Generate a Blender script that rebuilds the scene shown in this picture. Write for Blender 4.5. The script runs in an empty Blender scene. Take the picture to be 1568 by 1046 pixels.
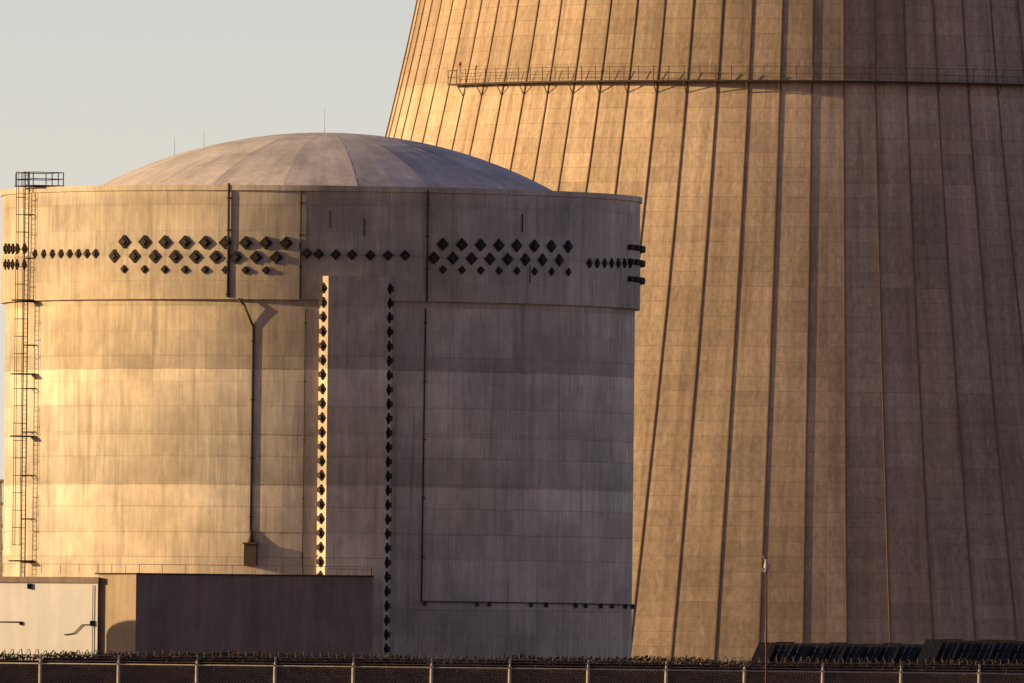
import bpy, math, random
from mathutils import Vector, Matrix
random.seed(7)
sc = bpy.context.scene
pi = math.pi
rad = math.radians

# ------------------------------------------------------------------ materials
class NT:
    def __init__(s, name):
        s.m = bpy.data.materials.new(name); s.m.use_nodes = True
        s.t = s.m.node_tree; s.n = s.t.nodes; s.l = s.t.links
        s.b = s.n["Principled BSDF"]
    def node(s, typ, **kw):
        n = s.n.new(typ)
        for k, v in kw.items(): setattr(n, k, v)
        return n
    def link(s, a, b): s.l.new(a, b)
    def mapping(s, src, scale):
        m = s.node("ShaderNodeMapping"); m.inputs["Scale"].default_value = scale
        s.link(src, m.inputs["Vector"]); return m.outputs[0]
    def noise(s, vec, scale=1, detail=5, rough=.6, dist=0):
        n = s.node("ShaderNodeTexNoise"); n.inputs["Scale"].default_value = scale
        n.inputs["Detail"].default_value = detail; n.inputs["Roughness"].default_value = rough
        n.inputs["Distortion"].default_value = dist
        s.link(vec, n.inputs["Vector"]); return n.outputs["Fac"]
    def rng(s, src, a, b, c, d):
        n = s.node("ShaderNodeMapRange"); n.inputs[1].default_value = a; n.inputs[2].default_value = b
        n.inputs[3].default_value = c; n.inputs[4].default_value = d
        s.link(src, n.inputs[0]); return n.outputs[0]
    def math(s, op, a, b):
        n = s.node("ShaderNodeMath", operation=op)
        for i, v in enumerate((a, b)):
            if isinstance(v, (int, float)): n.inputs[i].default_value = v
            else: s.link(v, n.inputs[i])
        return n.outputs[0]
    def mix(s, fac, a, b, mode='MIX'):
        n = s.node("ShaderNodeMix", data_type='RGBA', blend_type=mode)
        for sock, v in ((n.inputs[0], fac), (n.inputs[6], a), (n.inputs[7], b)):
            if isinstance(v, (int, float)): sock.default_value = v
            elif isinstance(v, tuple): sock.default_value = (*v, 1)
            else: s.link(v, sock)
        return n.outputs[2]
    def scale(s, col, f):
        n = s.node("ShaderNodeVectorMath", operation='SCALE')
        s.link(col, n.inputs[0])
        if isinstance(f, (int, float)): n.inputs[3].default_value = f
        else: s.link(f, n.inputs[3])
        return n.outputs[0]

def simple(name, col, rough=.8, metal=0, var=.25, scale=3, dr=0.):
    k = NT(name); tc = k.node("ShaderNodeTexCoord").outputs["Object"]
    n = k.noise(tc, scale, 3)
    f = k.rng(n, .25, .75, 1 - var, 1 + var)
    rgb = k.node("ShaderNodeRGB"); rgb.outputs[0].default_value = (*col, 1)
    k.link(k.scale(rgb.outputs[0], f), k.b.inputs["Base Color"])
    k.b.inputs["Roughness"].default_value = rough; k.b.inputs["Metallic"].default_value = metal
    k.b.inputs["Specular IOR Level"].default_value = .25
    return k.m

def ramp(k, src, stops, interp='LINEAR'):
    r = k.node("ShaderNodeValToRGB"); cr = r.color_ramp; cr.interpolation = interp
    while len(cr.elements) > 1: cr.elements.remove(cr.elements[-1])
    cr.elements[0].position = stops[0][0]; v = stops[0][1]; cr.elements[0].color = (v, v, v, 1)
    for p, v in stops[1:]:
        e = cr.elements.new(p); e.color = (v, v, v, 1)
    k.link(src, r.inputs[0]); return r.outputs[0]

def brick(k, vec, w, h, var, mortar, msize, offset=0.):
    b = k.node("ShaderNodeTexBrick"); b.offset = offset; b.squash = 1
    b.inputs["Color1"].default_value = (1 - var,) * 3 + (1,)
    b.inputs["Color2"].default_value = (1 + var,) * 3 + (1,)
    b.inputs["Mortar"].default_value = (mortar,) * 3 + (1,)
    b.inputs["Scale"].default_value = 1; b.inputs["Mortar Size"].default_value = msize
    b.inputs["Mortar Smooth"].default_value = .3
    b.inputs["Brick Width"].default_value = w; b.inputs["Row Height"].default_value = h
    k.link(vec, b.inputs["Vector"]); return b.outputs["Color"]

def concrete_containment():
    k = NT("containment_concrete")
    uv = k.node("ShaderNodeUVMap").outputs[0]
    sep = k.node("ShaderNodeSeparateXYZ"); k.link(uv, sep.inputs[0])
    v = sep.outputs[1]
    wob = k.noise(k.mapping(uv, (.3, 1.2, 1)), 1, 3)
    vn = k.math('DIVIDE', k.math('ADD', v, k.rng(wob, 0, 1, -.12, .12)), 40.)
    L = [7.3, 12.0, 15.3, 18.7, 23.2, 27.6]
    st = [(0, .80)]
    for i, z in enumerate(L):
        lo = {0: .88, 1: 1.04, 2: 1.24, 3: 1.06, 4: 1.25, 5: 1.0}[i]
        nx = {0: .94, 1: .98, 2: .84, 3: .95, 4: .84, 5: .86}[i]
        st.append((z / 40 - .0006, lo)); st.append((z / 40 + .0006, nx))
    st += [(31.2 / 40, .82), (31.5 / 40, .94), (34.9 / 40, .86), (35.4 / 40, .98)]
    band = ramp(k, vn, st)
    big = k.rng(k.noise(uv, .16, 5, .6, .6), .3, .7, .78, 1.2)
    blot = k.rng(k.noise(k.mapping(uv, (.6, .45, 1)), 1, 5, .7, .8), .35, .65, .90, 1.08)
    streak = k.rng(k.noise(k.mapping(uv, (1.4, .07, 1)), 1, 5, .7), .3, .7, .80, 1.17)
    fine = k.rng(k.noise(k.mapping(uv, (5, .6, 1)), 1, 4, .7), .3, .7, .88, 1.12)
    br = brick(k, uv, 2.43, 1.72, .07, .82, .02)
    br2 = brick(k, uv, 7.3, 3.45, .10, .80, .03, .37)
    f = k.math('MULTIPLY', k.math('MULTIPLY', k.math('MULTIPLY', big, blot), streak), k.math('MULTIPLY', fine, band))
    hue = k.noise(uv, .09, 3, .5, .3)
    col0 = k.mix(k.rng(hue, .35, .65, 0, 1), (.72, .60, .46), (.69, .61, .51))
    col = k.scale(col0, f)
    col = k.mix(1., col, br, 'MULTIPLY'); col = k.mix(1., col, br2, 'MULTIPLY')
    # lime run marks: short narrow pale streaks
    ef = k.noise(k.mapping(uv, (2.2, .32, 1)), 1, 2, .4)
    m1 = k.rng(ef, .66, .72, 0, 1)
    col = k.mix(k.math('MULTIPLY', m1, .45), col, (.76, .70, .60))
    # damp runs from the ledges
    dk = k.noise(k.mapping(uv, (1.1, .05, 1)), 1.7, 4, .55)
    m2 = k.rng(dk, .56, .72, 0, .55)
    col = k.mix(m2, col, (.28, .22, .18))
    # soot and pitting speckle
    sp = k.noise(uv, 3.1, 5, .75)
    col = k.mix(k.rng(sp, .60, .72, 0, .4), col, (.22, .17, .13))
    k.link(col, k.b.inputs["Base Color"])
    k.b.inputs["Roughness"].default_value = .95
    k.b.inputs["Specular IOR Level"].default_value = .1
    bmp = k.node("ShaderNodeBump"); bmp.inputs["Strength"].default_value = .3; bmp.inputs["Distance"].default_value = .05
    hgt = k.math('ADD', k.noise(uv, 1.5, 6, .7), k.math('MULTIPLY', br, .6))
    k.link(hgt, bmp.inputs["Height"]); k.link(bmp.outputs[0], k.b.inputs["Normal"])
    return k.m

def concrete_tower():
    k = NT("tower_concrete")
    uv = k.node("ShaderNodeUVMap").outputs[0]   # u: rib bays, v: metres
    sep = k.node("ShaderNodeSeparateXYZ"); k.link(uv, sep.inputs[0])
    br = brick(k, uv, 1., 1.35, .08, .76, .035)
    br2 = brick(k, uv, 1., 9.45, .09, .95, .02)
    streak = k.rng(k.noise(k.mapping(uv, (3.2, .06, 1)), 1, 5, .65), .3, .7, .74, 1.2)
    fine = k.rng(k.noise(k.mapping(uv, (9, 1.3, 1)), 1, 4, .75), .3, .7, .76, 1.24)
    big = k.rng(k.noise(k.mapping(uv, (.35, .06, 1)), 1, 4, .6, .5), .3, .7, .82, 1.16)
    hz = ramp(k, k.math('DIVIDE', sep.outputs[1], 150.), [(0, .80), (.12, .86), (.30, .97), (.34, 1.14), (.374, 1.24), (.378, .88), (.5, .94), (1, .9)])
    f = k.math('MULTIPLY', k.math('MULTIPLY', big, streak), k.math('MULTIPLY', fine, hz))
    rgb = k.node("ShaderNodeRGB"); rgb.outputs[0].default_value = (.62, .47, .34, 1)
    col = k.scale(rgb.outputs[0], f)
    col = k.mix(1., col, br, 'MULTIPLY'); col = k.mix(1., col, br2, 'MULTIPLY')
    ef = k.noise(k.mapping(uv, (5., .35, 1)), 1, 2, .4)
    m1 = k.rng(ef, .68, .74, 0, .5)
    col = k.mix(m1, col, (.68, .58, .47))
    dk = k.noise(k.mapping(uv, (2.4, .05, 1)), 1.3, 4, .55)
    col = k.mix(k.rng(dk, .56, .72, 0, .5), col, (.25, .18, .13))
    k.link(col, k.b.inputs["Base Color"])
    k.b.inputs["Roughness"].default_value = .95
    k.b.inputs["Specular IOR Level"].default_value = .1
    bmp = k.node("ShaderNodeBump"); bmp.inputs["Strength"].default_value = .3; bmp.inputs["Distance"].default_value = .05
    hgt = k.math('ADD', k.noise(k.mapping(uv, (2, 1, 1)), 1.2, 6, .7), k.math('MULTIPLY', br, .5))
    k.link(hgt, bmp.inputs["Height"]); k.link(bmp.outputs[0], k.b.inputs["Normal"])
    return k.m

def dome_mat():
    k = NT("dome_membrane")
    uv = k.node("ShaderNodeUVMap").outputs[0]
    tc = k.node("ShaderNodeTexCoord").outputs["Object"]
    br = brick(k, uv, 1., 3.3, .04, .92, .01)
    n = k.rng(k.noise(tc, .35, 5, .65), .3, .7, .74, 1.2)
    st = k.rng(k.noise(k.mapping(uv, (4., .15, 1)), 1, 4, .65), .3, .7, .82, 1.15)
    sp = k.rng(k.noise(tc, 2.5, 4, .75), .35, .65, .9, 1.08)
    rgb = k.node("ShaderNodeRGB"); rgb.outputs[0].default_value = (.77, .70, .69, 1)
    col = k.mix(1., k.scale(rgb.outputs[0], k.math('MULTIPLY', sp, k.math('MULTIPLY', n, st))), br, 'MULTIPLY')
    k.link(col, k.b.inputs["Base Color"]); k.b.inputs["Roughness"].default_value = .85
    k.b.inputs["Specular IOR Level"].default_value = .15
    return k.m

def wall_mat(name, c, var=.12, streaks=.15):
    k = NT(name); tc = k.node("ShaderNodeTexCoord").outputs["Object"]
    n = k.rng(k.noise(tc, .5, 5, .65), .3, .7, 1 - var, 1 + var)
    st = k.rng(k.noise(k.mapping(tc, (1.3, 1.3, .12)), 1, 4, .65), .3, .7, 1 - streaks, 1 + streaks)
    rgb = k.node("ShaderNodeRGB"); rgb.outputs[0].default_value = (*c, 1)
    k.link(k.scale(rgb.outputs[0], k.math('MULTIPLY', n, st)), k.b.inputs["Base Color"])
    k.b.inputs["Roughness"].default_value = .9
    k.b.inputs["Specular IOR Level"].default_value = .15
    return k.m

M_CON = concrete_containment(); M_TOW = concrete_tower(); M_DOME = dome_mat()
M_DARK = simple("dark_weathered_steel", (.035, .026, .024), .75)
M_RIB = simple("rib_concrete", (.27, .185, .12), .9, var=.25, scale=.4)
M_PIPE = simple("painted_pipe", (.085, .063, .052), .7)
M_RAIL = simple("walkway_rail_steel", (.20, .15, .11), .7)
M_GALV = simple("galvanised_steel", (.42, .37, .32), .5, .3)
M_CAPP = simple("anchor_cap_grey", (.055, .042, .038), .75)
M_SEAM = simple("dome_seam", (.55, .50, .49), .85)
M_ANX = wall_mat("annex_grey_wall", (.29, .23, .21), .15, .2)
M_TAN = wall_mat("annex_tan_wall", (.44, .35, .26))
M_WHT = wall_mat("white_painted_wall", (.78, .78, .82), .06, .07)
M_RUST = simple("rusty_pole", (.16, .06, .04), .8)
M_LAMP = simple("lamp_enamel", (.6, .55, .5), .4)
M_RED = simple("red_beacon_glass", (.5, .04, .03), .4)
M_POST = simple("fence_post_galvanised", (.52, .46, .40), .6, .1)
M_WIRE = simple("fence_wire", (.30, .23, .20), .7, .1)
M_RAZ = simple("razor_wire_steel", (.10, .08, .08), .6, .2)
M_PV = simple("solar_panel_glass", (.02, .02, .026), .35)
M_LEAF = simple("hedge_leaves", (.045, .032, .026), .85, var=.5, scale=.6)
M_CORE = simple("hedge_core", (.022, .017, .014), .9)
M_GRND = simple("dry_grass_ground", (.13, .095, .075), .95, var=.3, scale=.05)

# ------------------------------------------------------------------ mesh builder
class MB:
    def __init__(s): s.v = []; s.f = []; s.uv = []; s.smooth = []
    def face(s, ids, uv=None, sm=False):
        s.f.append(ids); s.uv.append(uv); s.smooth.append(sm)
    def box(s, c, size, rot=None):
        c = Vector(c); R = rot or Matrix.Identity(3); b = len(s.v)
        for x in (-.5, .5):
            for y in (-.5, .5):
                for z in (-.5, .5):
                    s.v.append(c + R @ Vector((x * size[0], y * size[1], z * size[2])))
        for q in ((0, 1, 3, 2), (4, 6, 7, 5), (0, 4, 5, 1), (2, 3, 7, 6), (0, 2, 6, 4), (1, 5, 7, 3)):
            s.face([b + i for i in q])
    def tube(s, p0, p1, r, seg=8, r1=None, caps=True):
        p0 = Vector(p0); p1 = Vector(p1); d = (p1 - p0)
        if d.length < 1e-6: return
        d.normalize(); a = Vector((0, 0, 1)) if abs(d.z) < .9 else Vector((1, 0, 0))
        x = d.cross(a).normalized(); y = d.cross(x); r1 = r if r1 is None else r1; b = len(s.v)
        for i in range(seg):
            t = 2 * pi * i / seg; o = x * math.cos(t) + y * math.sin(t)
            s.v.append(p0 + o * r); s.v.append(p1 + o * r1)
        for i in range(seg):
            j = (i + 1) % seg
            s.face([b + 2 * i, b + 2 * j, b + 2 * j + 1, b + 2 * i + 1], sm=seg > 5)
        if caps:
            s.face([b + 2 * i for i in range(seg)][::-1]); s.face([b + 2 * i + 1 for i in range(seg)])
    def prism(s, foot, z0, z1):
        b = len(s.v); n = len(foot)
        for (x, y) in foot: s.v.append(Vector((x, y, z0))); s.v.append(Vector((x, y, z1)))
        for i in range(n):
            j = (i + 1) % n; s.face([b + 2 * i, b + 2 * j, b + 2 * j + 1, b + 2 * i + 1])
        s.face([b + 2 * i for i in range(n)][::-1]); s.face([b + 2 * i + 1 for i in range(n)])
    def lathe(s, prof, cx, cy, n=512, vscale=None, share=False, t0=0, t1=2 * pi, uoff=0, sm=True):
        """prof list of (r,z). uv u = arc metres or bays, v = z"""
        def ring(r, z):
            b = len(s.v)
            for i in range(n + 1):
                t = t0 + (t1 - t0) * i / n
                s.v.append(Vector((cx + r * math.sin(t), cy - r * math.cos(t), z)))
            return b
        prev = None
        for k in range(len(prof) - 1):
            (r0, z0), (r1, z1) = prof[k], prof[k + 1]
            a = prev if (share and prev is not None) else ring(r0, z0)
            c = ring(r1, z1); prev = c
            for i in range(n):
                ua = (t0 + (t1 - t0) * i / n); ub = (t0 + (t1 - t0) * (i + 1) / n)
                if vscale: ua = ua * vscale + uoff; ub = ub * vscale + uoff
                else: ua *= 22; ub *= 22
                va, vb = z0, z1
                if abs(z0 - z1) < 1e-4: vb = va + .01
                s.face([a + i, a + i + 1, c + i + 1, c + i], [(ua, va), (ub, va), (ub, vb), (ua, vb)], sm)
    def obj(s, name, mat, parent=None):
        me = bpy.data.meshes.new(name); me.from_pydata([tuple(v) for v in s.v], [], s.f)
        me.materials.append(mat)
        if any(u for u in s.uv):
            ul = me.uv_layers.new(name="UVMap")
            for poly, u in zip(me.polygons, s.uv):
                for k, li in enumerate(poly.loop_indices):
                    if u: ul.data[li].uv = u[k]
        me.polygons.foreach_set("use_smooth", s.smooth)
        me.update()
        o = bpy.data.objects.new(name, me); sc.collection.objects.link(o)
        if parent: o.parent = parent
        return o

def empty(name):
    o = bpy.data.objects.new(name, None); sc.collection.objects.link(o); return o

# ------------------------------------------------------------------ camera survey
ROLL = rad(.6); CX = 784; CY = 523; HZ = 1051; F = 26400.; CAMZ = 1.7; CAMY = -1200.
def unroll(x, y):
    return x + ROLL * (y - CY), y - ROLL * (x - CX)

# ------------------------------------------------------------------ containment building
CC = (-13.36, 0.)
RW, RR = 21.9, 22.25
cont = empty("reactor_containment_building")
def wall(theta, r, z):
    return Vector((CC[0] + r * math.sin(theta), CC[1] - r * math.cos(theta), z))
def survey(x, y, r=RW):
    """theta and z on the cylinder wall for a surveyed bearing"""
    x, y = unroll(x, y); th = 0
    for _ in range(8):
        d = -CAMY - r * math.cos(th); X = (x - CX) / F * d
        th = math.asin(max(-1, min(1, (X - CC[0]) / r)))
    return th, (HZ - y) / F * (-CAMY - r * math.cos(th)) + CAMZ

prof = [(RW, 0)]
for z in (7.3, 12.0, 15.3, 18.7, 23.2):
    prof += [(RW, z - .04), (RW - .05, z - .04), (RW - .05, z + .04), (RW, z + .04)]
prof += [(RW, 27.97), (RR, 27.97), (RR, 31.3), (RR - .05, 31.33), (RR - .05, 35.38), (RR + .10, 35.42),
         (RR + .10, 35.78), (RR - .5, 35.8), (RR - .5, 34.2), (17.5, 34.2)]
m = MB(); m.lathe(prof, *CC, n=512); m.obj("cylinder_wall", M_CON, cont)

# dome
RD = 34.3; ZT = 40.1; DC = (CC[0] + .35, CC[1])
NP = 20; TO = rad(8.)
m = MB(); pr = []
for i in range(13):
    r = 20.3 * (1 - i / 12); r = max(r, .001)
    pr.append((r, ZT - RD + math.sqrt(RD * RD - r * r)))
m.lathe(pr, *DC, n=NP * 2, vscale=NP / (2 * pi), t0=TO, t1=TO + 2 * pi, uoff=-TO * NP / (2 * pi) + 30, sm=False)
# every panel is a single flat gore: put the mid-gore vertices on the chord
half = pi / NP
for idx, v in enumerate(m.v):
    j = idx % (NP * 2 + 1)
    if j % 2 == 1:
        d = Vector((v.x - DC[0], v.y - DC[1], 0)) * (1 - .5 * (1 - math.cos(half)))
        v.x = DC[0] + d.x; v.y = DC[1] + d.y
for i, u in enumerate(m.uv):
    ids = m.f[i]; nu = []
    for (a, b), vi in zip(u, ids):
        p = m.v[vi]; nu.append((a, math.hypot(p.x - DC[0], p.y - DC[1])))
    m.uv[i] = nu
m.obj("dome_shell", M_DOME, cont)
m = MB()
def domez(r): return ZT - RD + math.sqrt(RD * RD - r * r)
def dp(r, t, up=0):
    z = domez(r); n = Vector((math.sin(t) * r, -math.cos(t) * r, z - (ZT - RD))).normalized()
    return Vector((DC[0] + r * math.sin(t), DC[1] - r * math.cos(t), z)) + n * up
for i in range(10):
    t = 2 * pi * i / 10 + TO
    for k in range(16):
        ra, rb = 1.2 + k * 18.8 / 16, 1.2 + (k + 1) * 18.8 / 16
        m.tube(dp(ra, t, -.025), dp(rb, t, -.025), .028, 4, caps=False)
m.obj("dome_seams", M_SEAM, cont)
# lightning rods
m = MB()
for x, y0, y1 in ((497, 200, 162), (312, 232, 206), (267, 244, 216)):
    ux, uy = unroll(x, y0); X = (ux - CX) / 22. ; r = X - DC[0]
    zb = domez(abs(r)); m.tube((X, 0, zb - .1), (X, 0, zb + (y0 - y1) / 22.), .016, 6, .008)
m.obj("lightning_rods", M_PIPE, cont)

# buttress
tb, _ = survey(545, 700, 22.9); bz = 29.6
er = Vector((math.sin(tb), -math.cos(tb), 0)); et = Vector((math.cos(tb), math.sin(tb), 0))
def bl(t, r): p = er * r + et * t; return (CC[0] + p.x, CC[1] + p.y)
m = MB()
def prism_uv(m, foot, z0, z1):
    b = len(m.v); n = len(foot)
    for (x, y) in foot: m.v.append(Vector((x, y, z0))); m.v.append(Vector((x, y, z1)))
    u = 50.
    for i in range(n):
        j = (i + 1) % n; L = math.dist(foot[i], foot[j])
        m.face([b + 2 * i, b + 2 * j, b + 2 * j + 1, b + 2 * i + 1], [(u, z0), (u + L, z0), (u + L, z1), (u, z1)]); u += L
    m.face([b + 2 * i + 1 for i in range(n)], [(0, z1)] * n)
prism_uv(m, [bl(-2.65, 21.5), bl(-2.0, 22.75), bl(2.0, 22.75), bl(2.65, 21.5)], 0, bz)
m.obj("tendon_buttress", M_CON, cont)
m = MB(); mp = MB()
for s in (-1, 1):
    a = Vector((*bl(2.65 * s, 21.5), 0)); b_ = Vector((*bl(2.0 * s, 22.75), 0))
    d = (b_ - a).normalized(); n = Vector((d.y, -d.x, 0)) * (1 if s < 0 else -1)
    if n.dot(et) * s < 0: n = -n
    mid = a.lerp(b_, .62)
    R = Matrix((d, n, Vector((0, 0, 1)))).transposed()
    z = 1.2
    R2 = R @ Matrix.Rotation(rad(45), 3, 'Y')
    while z < 29.2:
        mp.box(mid + n * .05 + Vector((0, 0, z)), (.54, .12, .54), R2)
        m.tube(mid + n * .1 + Vector((0, 0, z)), mid + n * .28 + Vector((0, 0, z)), .2, 10)
        z += .985
m.obj("buttress_anchor_caps", M_CAPP, cont); mp.obj("buttress_anchor_plates", M_DARK, cont)

# ring anchors: diamond plates
m = MB(); mp = MB()
def anchor(x, y, big=1.):
    th, z = survey(x, y, RR)
    n = Vector((math.sin(th), -math.cos(th), 0)); t = Vector((math.cos(th), math.sin(th), 0)); up = Vector((0, 0, 1))
    R0 = Matrix((t, n, up)).transposed(); R = R0 @ Matrix.Rotation(rad(45), 3, 'Y')
    p = wall(th, RR, z)
    mp.box(p + n * .02, (.66 * big, .16, .66 * big), R)
    m.box(p + n * .14, (.34 * big, .10, .34 * big), R)
for i in range(9): anchor(190 + 31 * i, 370 + i * .3)
for i in range(9): anchor(175 + 31 * i, 392 + i * .3)
for i in range(8): anchor(190 + 31 * i, 412 + i * .3, .62)
for i in range(8): anchor(54 + 13.2 * i, 389 - i * .1, .68)
for x in (9, 14, 20, 27, 38): anchor(x, 381, .8); anchor(x, 405, .8)
for x, y in ((470, 388), (488, 389), (514, 390), (539, 390), (567, 391), (594, 391), (620, 391)): anchor(x, y, .8)
for i in range(8): anchor(678 + 29.5 * i - i * i * .3, 374 + i * .5, .95)
for i in range(8): anchor(664 + 29.5 * i - i * i * .3, 395 + i * .5, .95)
for i in range(8): anchor(678 + 29.5 * i - i * i * .3, 413 + i * .5, .62)
for i in range(7): anchor(902 + 12.2 * i - i * i * .3, 403, .75)
for th in (74, 78, 82, 86, 90, 94, 98, 102):
    thr = rad(th); n = Vector((math.sin(thr), -math.cos(thr), 0))
    for zz in (31.2, 30.0, 32.2):
        p = wall(thr, RR, zz); m.tube(p, p + n * .34, .2, 8)
m.obj("ring_anchor_caps", M_CAPP, cont); mp.obj("ring_anchor_plates", M_DARK, cont)

# pipes on the wall
m = MB()
def run(pts, r, clamp=4.):
    P = [wall(t, rr, z) for t, rr, z in pts]
    for a, b in zip(P[:-1], P[1:]): m.tube(a, b, r, 8)
    for (t, rr, z), (t2, rr2, z2) in zip(pts[:-1], pts[1:]):
        if abs(t - t2) < .01 and abs(z - z2) > 3:
            zz = max(z, z2) - 1
            while zz > min(z, z2):
                R = Matrix.Rotation(t, 3, 'Z'); m.box(wall(t, rr - .05, zz), (r * 3.4, .2, .1), R); zz -= clamp
t1, _ = survey(350, 370, RR); t2, z2 = survey(374, 461, RR); t3, z3 = survey(388, 500); t4, z4 = survey(384, 815)
run([(t1, 22.33, 35.9), (t1, 22.33, 28.1)], .085, 2.2)
run([(t2 - .02, 22.31, 28.), (t2, 22.31, 27.6), (t3, 21.96, z3), (t4, 21.96, z4)], .08)
t, _ = survey(460, 370, RR); run([(t, 22.29, 35.6), (t, 22.29, 28.)], .06, 2.2)
t, _ = survey(465, 700); run([(t, 21.94, 27.4), (t, 21.94, 9.)], .035, 4)
t, _ = survey(654, 380, RR); run([(t, 22.33, 35.6), (t, 22.33, 28.)], .06, 2.2)
t, za = survey(649, 700); t9, z9 = survey(645, 921)
run([(t, 21.97, 27.5), (t9, 21.97, z9)], .05, 4)
ths = [t9 + (rad(100) - t9) * i / 40 for i in range(41)]
for a, b in zip(ths[:-1], ths[1:]): m.tube(wall(a, 22.02, z9), wall(b, 22.02, z9), .045, 6)
for x in (650, 730, 748, 812, 835, 880, 895, 918, 935, 955, 966):
    t, _ = survey(x, 925); m.box(wall(t, 22.0, z9 - .12), (.12, .3, .34), Matrix.Rotation(t, 3, 'Z'))
for x, zz in ((558, 33), (505, 33.5), (800, 33.5), (812, 30)):
    t, _ = survey(x, 350, RR); m.box(wall(t, RR + .01, zz), (.05, .08, 1.2), Matrix.Rotation(t, 3, 'Z'))
m.obj("wall_pipes", M_PIPE, cont)
# vent hood at pipe foot
m = MB(); t, z = survey(385, 850); R = Matrix.Rotation(t, 3, 'Z')
m.box(wall(t, RW + .2, z), (.85, .6, 1.5), R); m.box(wall(t, RW + .26, z + .8), (1., .75, .12), R)
m.tube(wall(t, 22.1, z + .8), wall(t, 21.96, z4 + .2), .2, 8, .08)
m.obj("vent_hood", M_PIPE, cont)

# caged ladder
m = MB(); t = rad(-63.5)
er2 = Vector((math.sin(t), -math.cos(t), 0)); et2 = Vector((math.cos(t), math.sin(t), 0))
def lp(a, r, z): p = er2 * r + et2 * a; return Vector((CC[0] + p.x, CC[1] + p.y, z))
z0, z1 = 8.9, 36.9
for a in (-.32, .32): m.tube(lp(a, 22.6, z0), lp(a, 22.6, z1), .045, 6)
for a, r in ((-.42, 23.05), (.42, 23.05), (0, 23.4)): m.tube(lp(a, r, z0 + 2.2), lp(a, r, z1), .024, 6)
z = z0
while z < z1: m.tube(lp(-.32, 22.6, z), lp(.32, 22.6, z), .016, 5); z += .33
z = z0 + 2.2
while z < z1:
    P = [lp(-.32, 22.6, z), lp(-.42, 23.05, z), lp(-.25, 23.33, z), lp(0, 23.4, z), lp(.25, 23.33, z), lp(.42, 23.05, z), lp(.32, 22.6, z)]
    for a, b in zip(P[:-1], P[1:]): m.tube(a, b, .02, 5)
    z += 1.2
z = z0 + 1
while z < z1:
    for a in (-.32, .32): m.tube(lp(a, 21.7, z), lp(a, 22.6, z), .045, 5)
    z += 3.
for z in (28.0, 22.9, 18.6, 10.):
    m.box(lp(0, 22.75, z), (1.1, 1.4, .1), Matrix.Rotation(t, 3, 'Z'))
R = Matrix.Rotation(t, 3, 'Z')
m.box(lp(.5, 21.9, 35.88), (3., 2.4, .08), R)
for a in (-.9, 0.1, 1.1, 1.95):
    for r in (20.75, 23.05): m.tube(lp(a, r, 35.9), lp(a, r, 36.8), .035, 5)
for r in (20.75, 23.05):
    for z in (36.35, 36.8): m.tube(lp(-.9, r, z), lp(1.95, r, z), .03, 5)
for a in (-.9, 1.95):
    for z in (36.35, 36.8): m.tube(lp(a, 20.75, z), lp(a, 23.05, z), .03, 5)
m.obj("caged_ladder", M_DARK, cont)

# ------------------------------------------------------------------ annex buildings
anx = empty("auxiliary_annex_building")
m = MB(); m.prism([(-25.4, -27), (-9.3, -25.4), (-9.3, -10), (-28.05, -10), (-28.05, -23.5)], 0, 9.05)
o = m.obj("grey_walls", M_ANX, anx)
o.data.materials.append(M_TAN)
o.data.polygons[4].material_index = 1
m = MB()
fp = [(-25.44, -27.08), (-9.22, -25.48), (-9.22, -24.9), (-25.2, -26.5), (-27.75, -23.3), (-28.3, -23.45)]
m.prism(fp, 9.052, 9.15); m.obj("parapet_coping", M_CAPP, anx)
m = MB()
def rail(m, pts, z, h, step, r=.03, mids=(1., .5)):
    for a, b in zip(pts[:-1], pts[1:]):
        a = Vector((*a, z)); b = Vector((*b, z)); n = max(1, int((b - a).length / step))
        for i in range(n + 1):
            p = a.lerp(b, i / n); m.tube(p, p + Vector((0, 0, h)), r, 5)
        for q in mids: m.tube(a + Vector((0, 0, h * q)), b + Vector((0, 0, h * q)), r * .9, 5)
rail(m, [(-36, -16.5), (-28.1, -22.9), (-25.2, -26.6), (-9.4, -25.1), (-9.4, -22.6)], 9.12, .62, 1.5, .022, (1.,))
rail(m, [(-12.4, -25.35), (-9.45, -25.05)], 9.12, .45, .55, .03, (1.,))
m.obj("roof_railing", M_GALV, anx)
wht = empty("white_annex_building")
m = MB(); m.prism([(-28.06, -24.2), (-28.06, -16), (-42, -8), (-42, -15.2)], 0, 8.45); m.obj("white_walls", M_WHT, wht)
m = MB(); m.prism([(-28.03, -24.4), (-28.03, -16), (-42.1, -8), (-42.1, -15.4)], 8.452, 8.85); m.obj("roof_edge", M_ANX, wht)
m = MB()
dw = (Vector((-42, -15.2, 0)) - Vector((-28.06, -24.2, 0))).normalized(); nw = Vector((dw.y, -dw.x, 0)); nw = nw if nw.y < 0 else -nw
def ww(s, z, o=.08): return Vector((-28.06, -24.2, z)) + dw * s + nw * o
m.tube(ww(.2, 5.6), ww(1.2, 5.6), .035, 6); m.tube(ww(1.2, 5.6), ww(1.9, 5.0), .035, 6); m.tube(ww(1.9, 5.0), ww(2.7, 4.9), .035, 6)
m.tube(ww(6.2, 5.75), ww(9.5, 5.75), .04, 6); m.box(ww(6.3, 5.65), (.2, .2, .2)); m.box(ww(5.6, 8.2, .1), (.3, .3, .35))
m.box(ww(.4, 5.7), (.3, .25, .35)); m.tube(ww(.35, 8.3), ww(.35, 3), .03, 6)
m.obj("conduit", M_DARK, wht)
shadow_tank = MB(); pr = [(4.2, 0), (4.2, 8.9)] + [(4.2 * math.cos(a), 8.9 + 1.3 * math.sin(a)) for a in [i * pi / 16 for i in range(1, 9)]]  # unseen tank shape, added to cast a round-topped shadow on the tan wall
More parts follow.
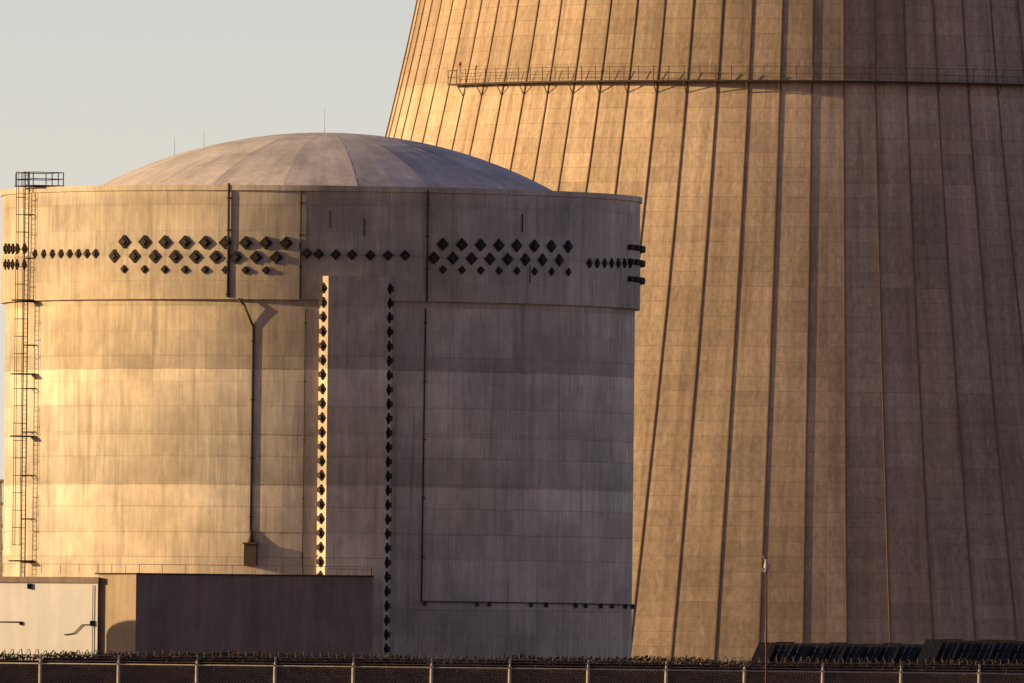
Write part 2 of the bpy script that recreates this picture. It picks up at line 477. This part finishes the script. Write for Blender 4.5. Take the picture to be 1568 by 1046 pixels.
shadow_tank.lathe(pr, -48., -29.2, n=64, share=True); shadow_tank.obj("added_shadow_caster", M_GALV)

# lattice mast at the left
m = MB(); mx, my = -36.2, 8.
for a in (-.7, .7):
    for b in (-.7, .7): m.tube((mx + a, my + b, 0), (mx + a * .7, my + b * .7, 15.7), .07, 5)
for i in range(10):
    za, zb = i * 1.57, (i + 1) * 1.57; s = .7
    for a in (-1, 1):
        m.tube((mx - s, my + a * s, za), (mx + s, my + a * s, zb), .045, 5); m.tube((mx - s, my + a * s, zb), (mx + s, my + a * s, zb), .045, 5)
        m.tube((mx + a * s, my - s, za), (mx + a * s, my + s, zb), .045, 5)
m.box((mx, my, 15.75), (1.9, 1.9, .12))
m.obj("lattice_mast", M_GALV)

# ------------------------------------------------------------------ cooling tower
tow = empty("cooling_tower")
TC = (28.3, 390.)
def tr(z): return math.sqrt(1063. + .1686 * (z - 109.3) ** 2)
NB = 86; PH = rad(1.9); ZB = 3.0
zs = [ZB + (150 - ZB) * i / 90 for i in range(91)]
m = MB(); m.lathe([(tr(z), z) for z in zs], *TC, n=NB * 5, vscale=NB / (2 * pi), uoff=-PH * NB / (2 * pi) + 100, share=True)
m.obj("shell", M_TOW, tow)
m = MB(); m.lathe([(tr(z) - .4, z) for z in zs][::-1], *TC, n=NB * 2, vscale=NB / (2 * pi), share=True)
m.lathe([(tr(150) - .4, 150), (tr(150) + .5, 150.02), (tr(150) + .5, 149.2), (tr(150), 149.2)], *TC, n=NB * 2, vscale=NB / (2 * pi))
m.lathe([(tr(ZB) - .4, ZB), (tr(ZB) + .02, ZB - .02)], *TC, n=NB * 2, vscale=NB / (2 * pi))
m.obj("inner_shell", M_TOW, tow)
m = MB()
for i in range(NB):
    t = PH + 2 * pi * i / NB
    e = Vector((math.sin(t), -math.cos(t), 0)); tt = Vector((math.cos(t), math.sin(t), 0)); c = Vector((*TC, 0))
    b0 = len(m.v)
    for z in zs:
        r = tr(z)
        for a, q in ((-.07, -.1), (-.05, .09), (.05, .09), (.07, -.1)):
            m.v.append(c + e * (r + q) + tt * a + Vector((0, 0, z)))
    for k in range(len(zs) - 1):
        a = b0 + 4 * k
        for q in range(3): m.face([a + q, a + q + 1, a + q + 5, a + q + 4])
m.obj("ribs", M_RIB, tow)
m = MB()
for i in range(NB // 2):
    t = 2 * pi * i / (NB // 2); dt = 2 * pi / NB
    for s in (-1, 1):
        m.tube((TC[0] + 56.8 * math.sin(t), TC[1] - 56.8 * math.cos(t), -.2), (TC[0] + tr(ZB) * math.sin(t + s * dt) * .995, TC[1] - tr(ZB) * math.cos(t + s * dt) * .995, ZB + .1), .35, 8)
m.obj("inlet_columns", M_ANX, tow)
# walkway
ZW = 56.5; RWk = tr(ZW)
m = MB(); g = MB(); g2 = MB()
ta, tbb = rad(-59.), rad(80.)
m.lathe([(RWk - .1, ZW - .16), (RWk + 1.0, ZW - .16), (RWk + 1.0, ZW), (RWk - .1, ZW)], *TC, n=160, t0=ta, t1=tbb, vscale=1)
def tp(t, r, z): return Vector((TC[0] + r * math.sin(t), TC[1] - r * math.cos(t), z))
for t in (ta, tbb):
    i = len(m.v); m.v += [tp(t, RWk, ZW - .16), tp(t, RWk + 1.0, ZW - .16), tp(t, RWk + 1.0, ZW), tp(t, RWk, ZW)]; m.face([i, i + 1, i + 2, i + 3])
n = int((tbb - ta) / (2 * pi / NB) * 2)
st = (tbb - ta) / n
for i in range(n + 1):
    t = ta + st * i
    g.tube(tp(t, RWk + .95, ZW), tp(t, RWk + .95, ZW + 1.3), .04, 5)
    if i < n:
        for h in (.6, 1.2): g.tube(tp(t, RWk + .95, ZW + h), tp(t + st, RWk + .95, ZW + h), .025, 5)
for h in (.55, 1.2): g.tube(tp(ta, RWk, ZW + h), tp(ta, RWk + 1., ZW + h), .03, 5)
i = 0
while True:
    t = PH + 2 * pi / NB * (i - 14); i += 1
    if t > tbb: break
    if t < ta: continue
    g2.tube(tp(t, tr(ZW - 1.2), ZW - 1.2), tp(t, RWk + .95, ZW - .2), .05, 5)
    g2.tube(tp(t, RWk + .1, ZW - .22), tp(t, RWk + .95, ZW - .22), .05, 5)
m.obj("walkway_deck", M_PIPE, tow); g.obj("walkway_railing", M_RAIL, tow); g2.obj("walkway_brackets", M_RAIL, tow)
m = MB(); t = ta + rad(2.8)
m.tube(tp(t, RWk + .9, ZW), tp(t, RWk + .9, ZW + 1.6), .04, 6); m.tube(tp(t, RWk + .9, ZW + 1.6), tp(t, RWk + .9, ZW + 1.95), .13, 8, .09)
m.obj("obstruction_beacon", M_RED, tow)

# ------------------------------------------------------------------ foreground fence
fen = empty("chain_link_fence")
FYY = CAMY + 665.
def fx(px): return (px - CX) / 39.7
posts = [fx(67 + 119.8 * i) for i in range(-4, 18)]
UP = .12
m = MB()
for x in posts:
    m.tube((x, FYY, 0), (x, FYY, 2.3 + UP), .065, 8)
    m.tube((x, FYY, 2.3 + UP), (x + .02, FYY + .22, 2.62 + UP), .045, 6)
    m.box((x, FYY, 2.3 + UP), (.15, .15, .06))
m.obj("posts", M_POST, fen)
m = MB(); xa, xb = posts[0], posts[-1]
m.tube((xa, FYY, 2.27 + UP), (xb, FYY, 2.27 + UP), .03, 6)
m.obj("top_rail", M_POST, fen)
m = MB()
for k, z in enumerate((2.38, 2.49, 2.6)):
    m.tube((xa, FYY + .06 + .075 * k, z + UP), (xb, FYY + .06 + .075 * k, z + UP), .012, 4)
sp = .12; H = 2.22 + UP; x = xa - H
while x < xb:
    m.tube((x, FYY + .07, .03), (x + H, FYY + .07, .03 + H), .013, 3, caps=False)
    m.tube((x, FYY + .10, .03 + H), (x + H, FYY + .10, .03), .013, 3, caps=False)
    x += sp
m.obj("wire_mesh", M_WIRE, fen)
m = MB(); N = int((xb - xa) / .16); pp = None
for i in range(N * 12):
    a = 2 * pi * i / 12; jit = .03 * math.sin(i * .031) + .02 * math.sin(i * .17)
    p = Vector((xa + .16 * i / 12 + .09 * math.sin(a * .5), FYY + .2 + .17 * math.cos(a), 2.62 + UP + jit + .17 * math.sin(a)))
    if pp is not None: m.tube(pp, p, .014, 3, caps=False)
    pp = p
m.obj("razor_wire_coil", M_RAZ, fen)

# ------------------------------------------------------------------ hedge
hed = empty("hedge")
HY = CAMY + 900.
def htop(x): return 3.15 + .06 * math.sin(x * .31) + .05 * math.sin(x * .83 + 1) + .04 * math.sin(x * 2.1)
m = MB(); n = 220; xs = [-50 + 100 * i / n for i in range(n + 1)]
for x in xs:
    h = htop(x) - .2 + random.uniform(-.05, .05)
    for y, z in ((-.9, 0), (-.8, h * .7), (-.35, h), (.35, h), (.8, h * .7), (.9, 0)): m.v.append(Vector((x, HY + y, z)))
for i in range(n):
    for q in range(5): a = 6 * i + q; m.face([a, a + 6, a + 7, a + 1])
m.obj("core", M_CORE, hed)
m = MB()
for _ in range(40000):
    x = random.uniform(-50, 50); h = htop(x)
    z = h * (1 - random.random() ** 2 * .65) + random.uniform(-.15, .08) + (random.random() ** 8) * .15; y = HY + random.uniform(-1.05, 1.05) * (1.1 - .5 * z / h)
    s = random.uniform(.05, .12); a = Vector((random.gauss(0, 1), random.gauss(0, 1), random.gauss(0, 1))).normalized()
    c = a.orthogonal().normalized(); d = a.cross(c); i = len(m.v); p = Vector((x, y, z))
    m.v += [p - c * s, p + d * s * .5, p + c * s, p - d * s * .5]; m.face([i, i + 1, i + 2, i + 3])
m.obj("leaves", M_LEAF, hed)

# ------------------------------------------------------------------ solar array (dark ridges on the right)
sol = empty("solar_panel_array")
m = MB(); g = MB(); SY = CAMY + 1000.
def pv(x, y, w, ztop):
    R = Matrix.Rotation(rad(-22), 3, 'Z') @ Matrix.Rotation(rad(40), 3, 'X')
    L = 4.4; c = Vector((x, y, ztop - L / 2 * math.sin(rad(40))))
    for k in (-1, 0, 1):
        for j in (-1, 1):
            m.box(c + R @ Vector((k * w / 3, j * L / 4, 0)), (w / 3 - .04, L / 2 - .05, .05), R)
    for j in (-1.4, 0, 1.4): g.box(c + R @ Vector((0, j, -.07)), (w, .08, .08), R)
    for k in (-.4, .4):
        p = c + R @ Vector((k * w, 1.2, -.1)); g.tube((p.x, p.y, 0), p, .06, 6)
        p = c + R @ Vector((k * w, -1.2, -.1)); g.tube((p.x, p.y, 0), p, .06, 6)
    g.box(c + R @ Vector((0, L / 2 + .02, .02)), (w, .03, .07), R)
for i in range(10): pv(14.4 + i * 1.04, SY + i * .2, 1.15, 4.35 + .05 * math.sin(i * 2))
for i in range(10): pv(23.9 + i * 1.04, SY - 8 + i * .2, 1.15, 4.6 + .05 * math.sin(i * 2.3))
m.obj("panels", M_PV, sol); g.obj("frames", M_DARK, sol)

# ------------------------------------------------------------------ lamp post
lamp = empty("floodlight_post")
LY = CAMY + 650.; x, y = unroll(1173, 870); LX = (x - CX) / F * 650; TZ = (HZ - 852) / F * 650 + CAMZ
m = MB(); m.tube((LX + .06, LY, 0), (LX + .02, LY, TZ - .45), .05, 8, .03); m.box((LX, LY, .1), (.3, .3, .2)); m.obj("pole", M_RUST, lamp)
m = MB()
m.tube((LX, LY, TZ - .5), (LX, LY, TZ - .12), .11, 10, .07); m.tube((LX, LY, TZ - .12), (LX, LY, TZ), .07, 10, .03)
m.box((LX - .1, LY, TZ - .42), (.14, .16, .16), Matrix.Rotation(.5, 3, 'Y')); m.box((LX + .11, LY, TZ - .28), (.1, .14, .16))
m.tube((LX - .07, LY, TZ - .05), (LX - .12, LY, TZ + .12), .015, 5)
m.obj("lamp_head", M_LAMP, lamp)

# ground
m = MB(); S = 9000
m.v = [Vector((-S, -S, 0)), Vector((S, -S, 0)), Vector((S, S, 0)), Vector((-S, S, 0))]; m.face([0, 1, 2, 3]); m.obj("ground", M_GRND)

# ------------------------------------------------------------------ light
EL = rad(11); AZ = rad(-92.)     # compass-like: 0 = +Y, -90 = -X
w = bpy.data.worlds.new("World"); sc.world = w; w.use_nodes = True
class WT(NT):
    def __init__(s, w): s.t = w.node_tree; s.n = s.t.nodes; s.l = s.t.links
k = WT(w); bg = k.n["Background"]; STR = .12
sky = k.node("ShaderNodeTexSky", sky_type='NISHITA'); sky.sun_disc = False
sky.sun_elevation = EL; sky.sun_rotation = AZ; sky.air_density = 1.0; sky.dust_density = 2.0; sky.ozone_density = 1.5
geo = k.node("ShaderNodeTexCoord").outputs["Generated"]
sp_ = k.node("ShaderNodeSeparateXYZ"); k.link(geo, sp_.inputs[0]); X, Y, Z = sp_.outputs
def C(r, g, b): return (r / STR, g / STR, b / STR)
# hazy evening horizon: pale grey-blue to the north, mauve and dim behind the viewer, lilac east, golden west
north = k.mix(k.rng(Z, .022, .044, 0, 1), C(.74, .69, .60), C(.56, .615, .61))
south = C(.055, .036, .042); east = C(.60, .50, .66); west = C(.90, .52, .20)
c = k.mix(k.rng(Y, -.35, .8, 0, 1), south, north)
c = k.mix(k.rng(X, .30, 1., 0, 1), c, east)
c = k.mix(k.rng(X, -.45, -1., 0, 1), c, west)
fall = k.math('POWER', k.rng(Z, .0, .8, 1, 0), 2.)
hz = k.mix(1., k.scale(c, fall), k.mix(1., sky.outputs[0], (.44, .38, .48), 'MULTIPLY'), 'ADD')
k.link(hz, bg.inputs[0]); bg.inputs[1].default_value = STR
sd = bpy.data.lights.new("sun", 'SUN'); sd.energy = 5; sd.angle = rad(.5); sd.color = (1, .69, .325)
so = bpy.data.objects.new("sun", sd); sc.collection.objects.link(so)
sdir = Vector((math.sin(AZ) * math.cos(EL), math.cos(AZ) * math.cos(EL), math.sin(EL)))
so.rotation_euler = sdir.to_track_quat('Z', 'Y').to_euler(); so.location = (-100, 0, 100)

# ------------------------------------------------------------------ camera
cd = bpy.data.cameras.new("camera"); co = bpy.data.objects.new("camera", cd); sc.collection.objects.link(co)
cd.sensor_width = 36; cd.lens = 36 * F / 1568; cd.clip_start = 5; cd.clip_end = 30000
pitch = math.atan((HZ - CY) / F)
co.matrix_world = Matrix.Translation((0, CAMY, CAMZ)) @ (Matrix.Rotation(pi / 2 + pitch, 4, 'X') @ Matrix.Rotation(ROLL, 4, 'Z'))
sc.camera = co
sc.view_settings.view_transform = 'Standard'; sc.view_settings.look = 'None'; sc.view_settings.exposure = 0
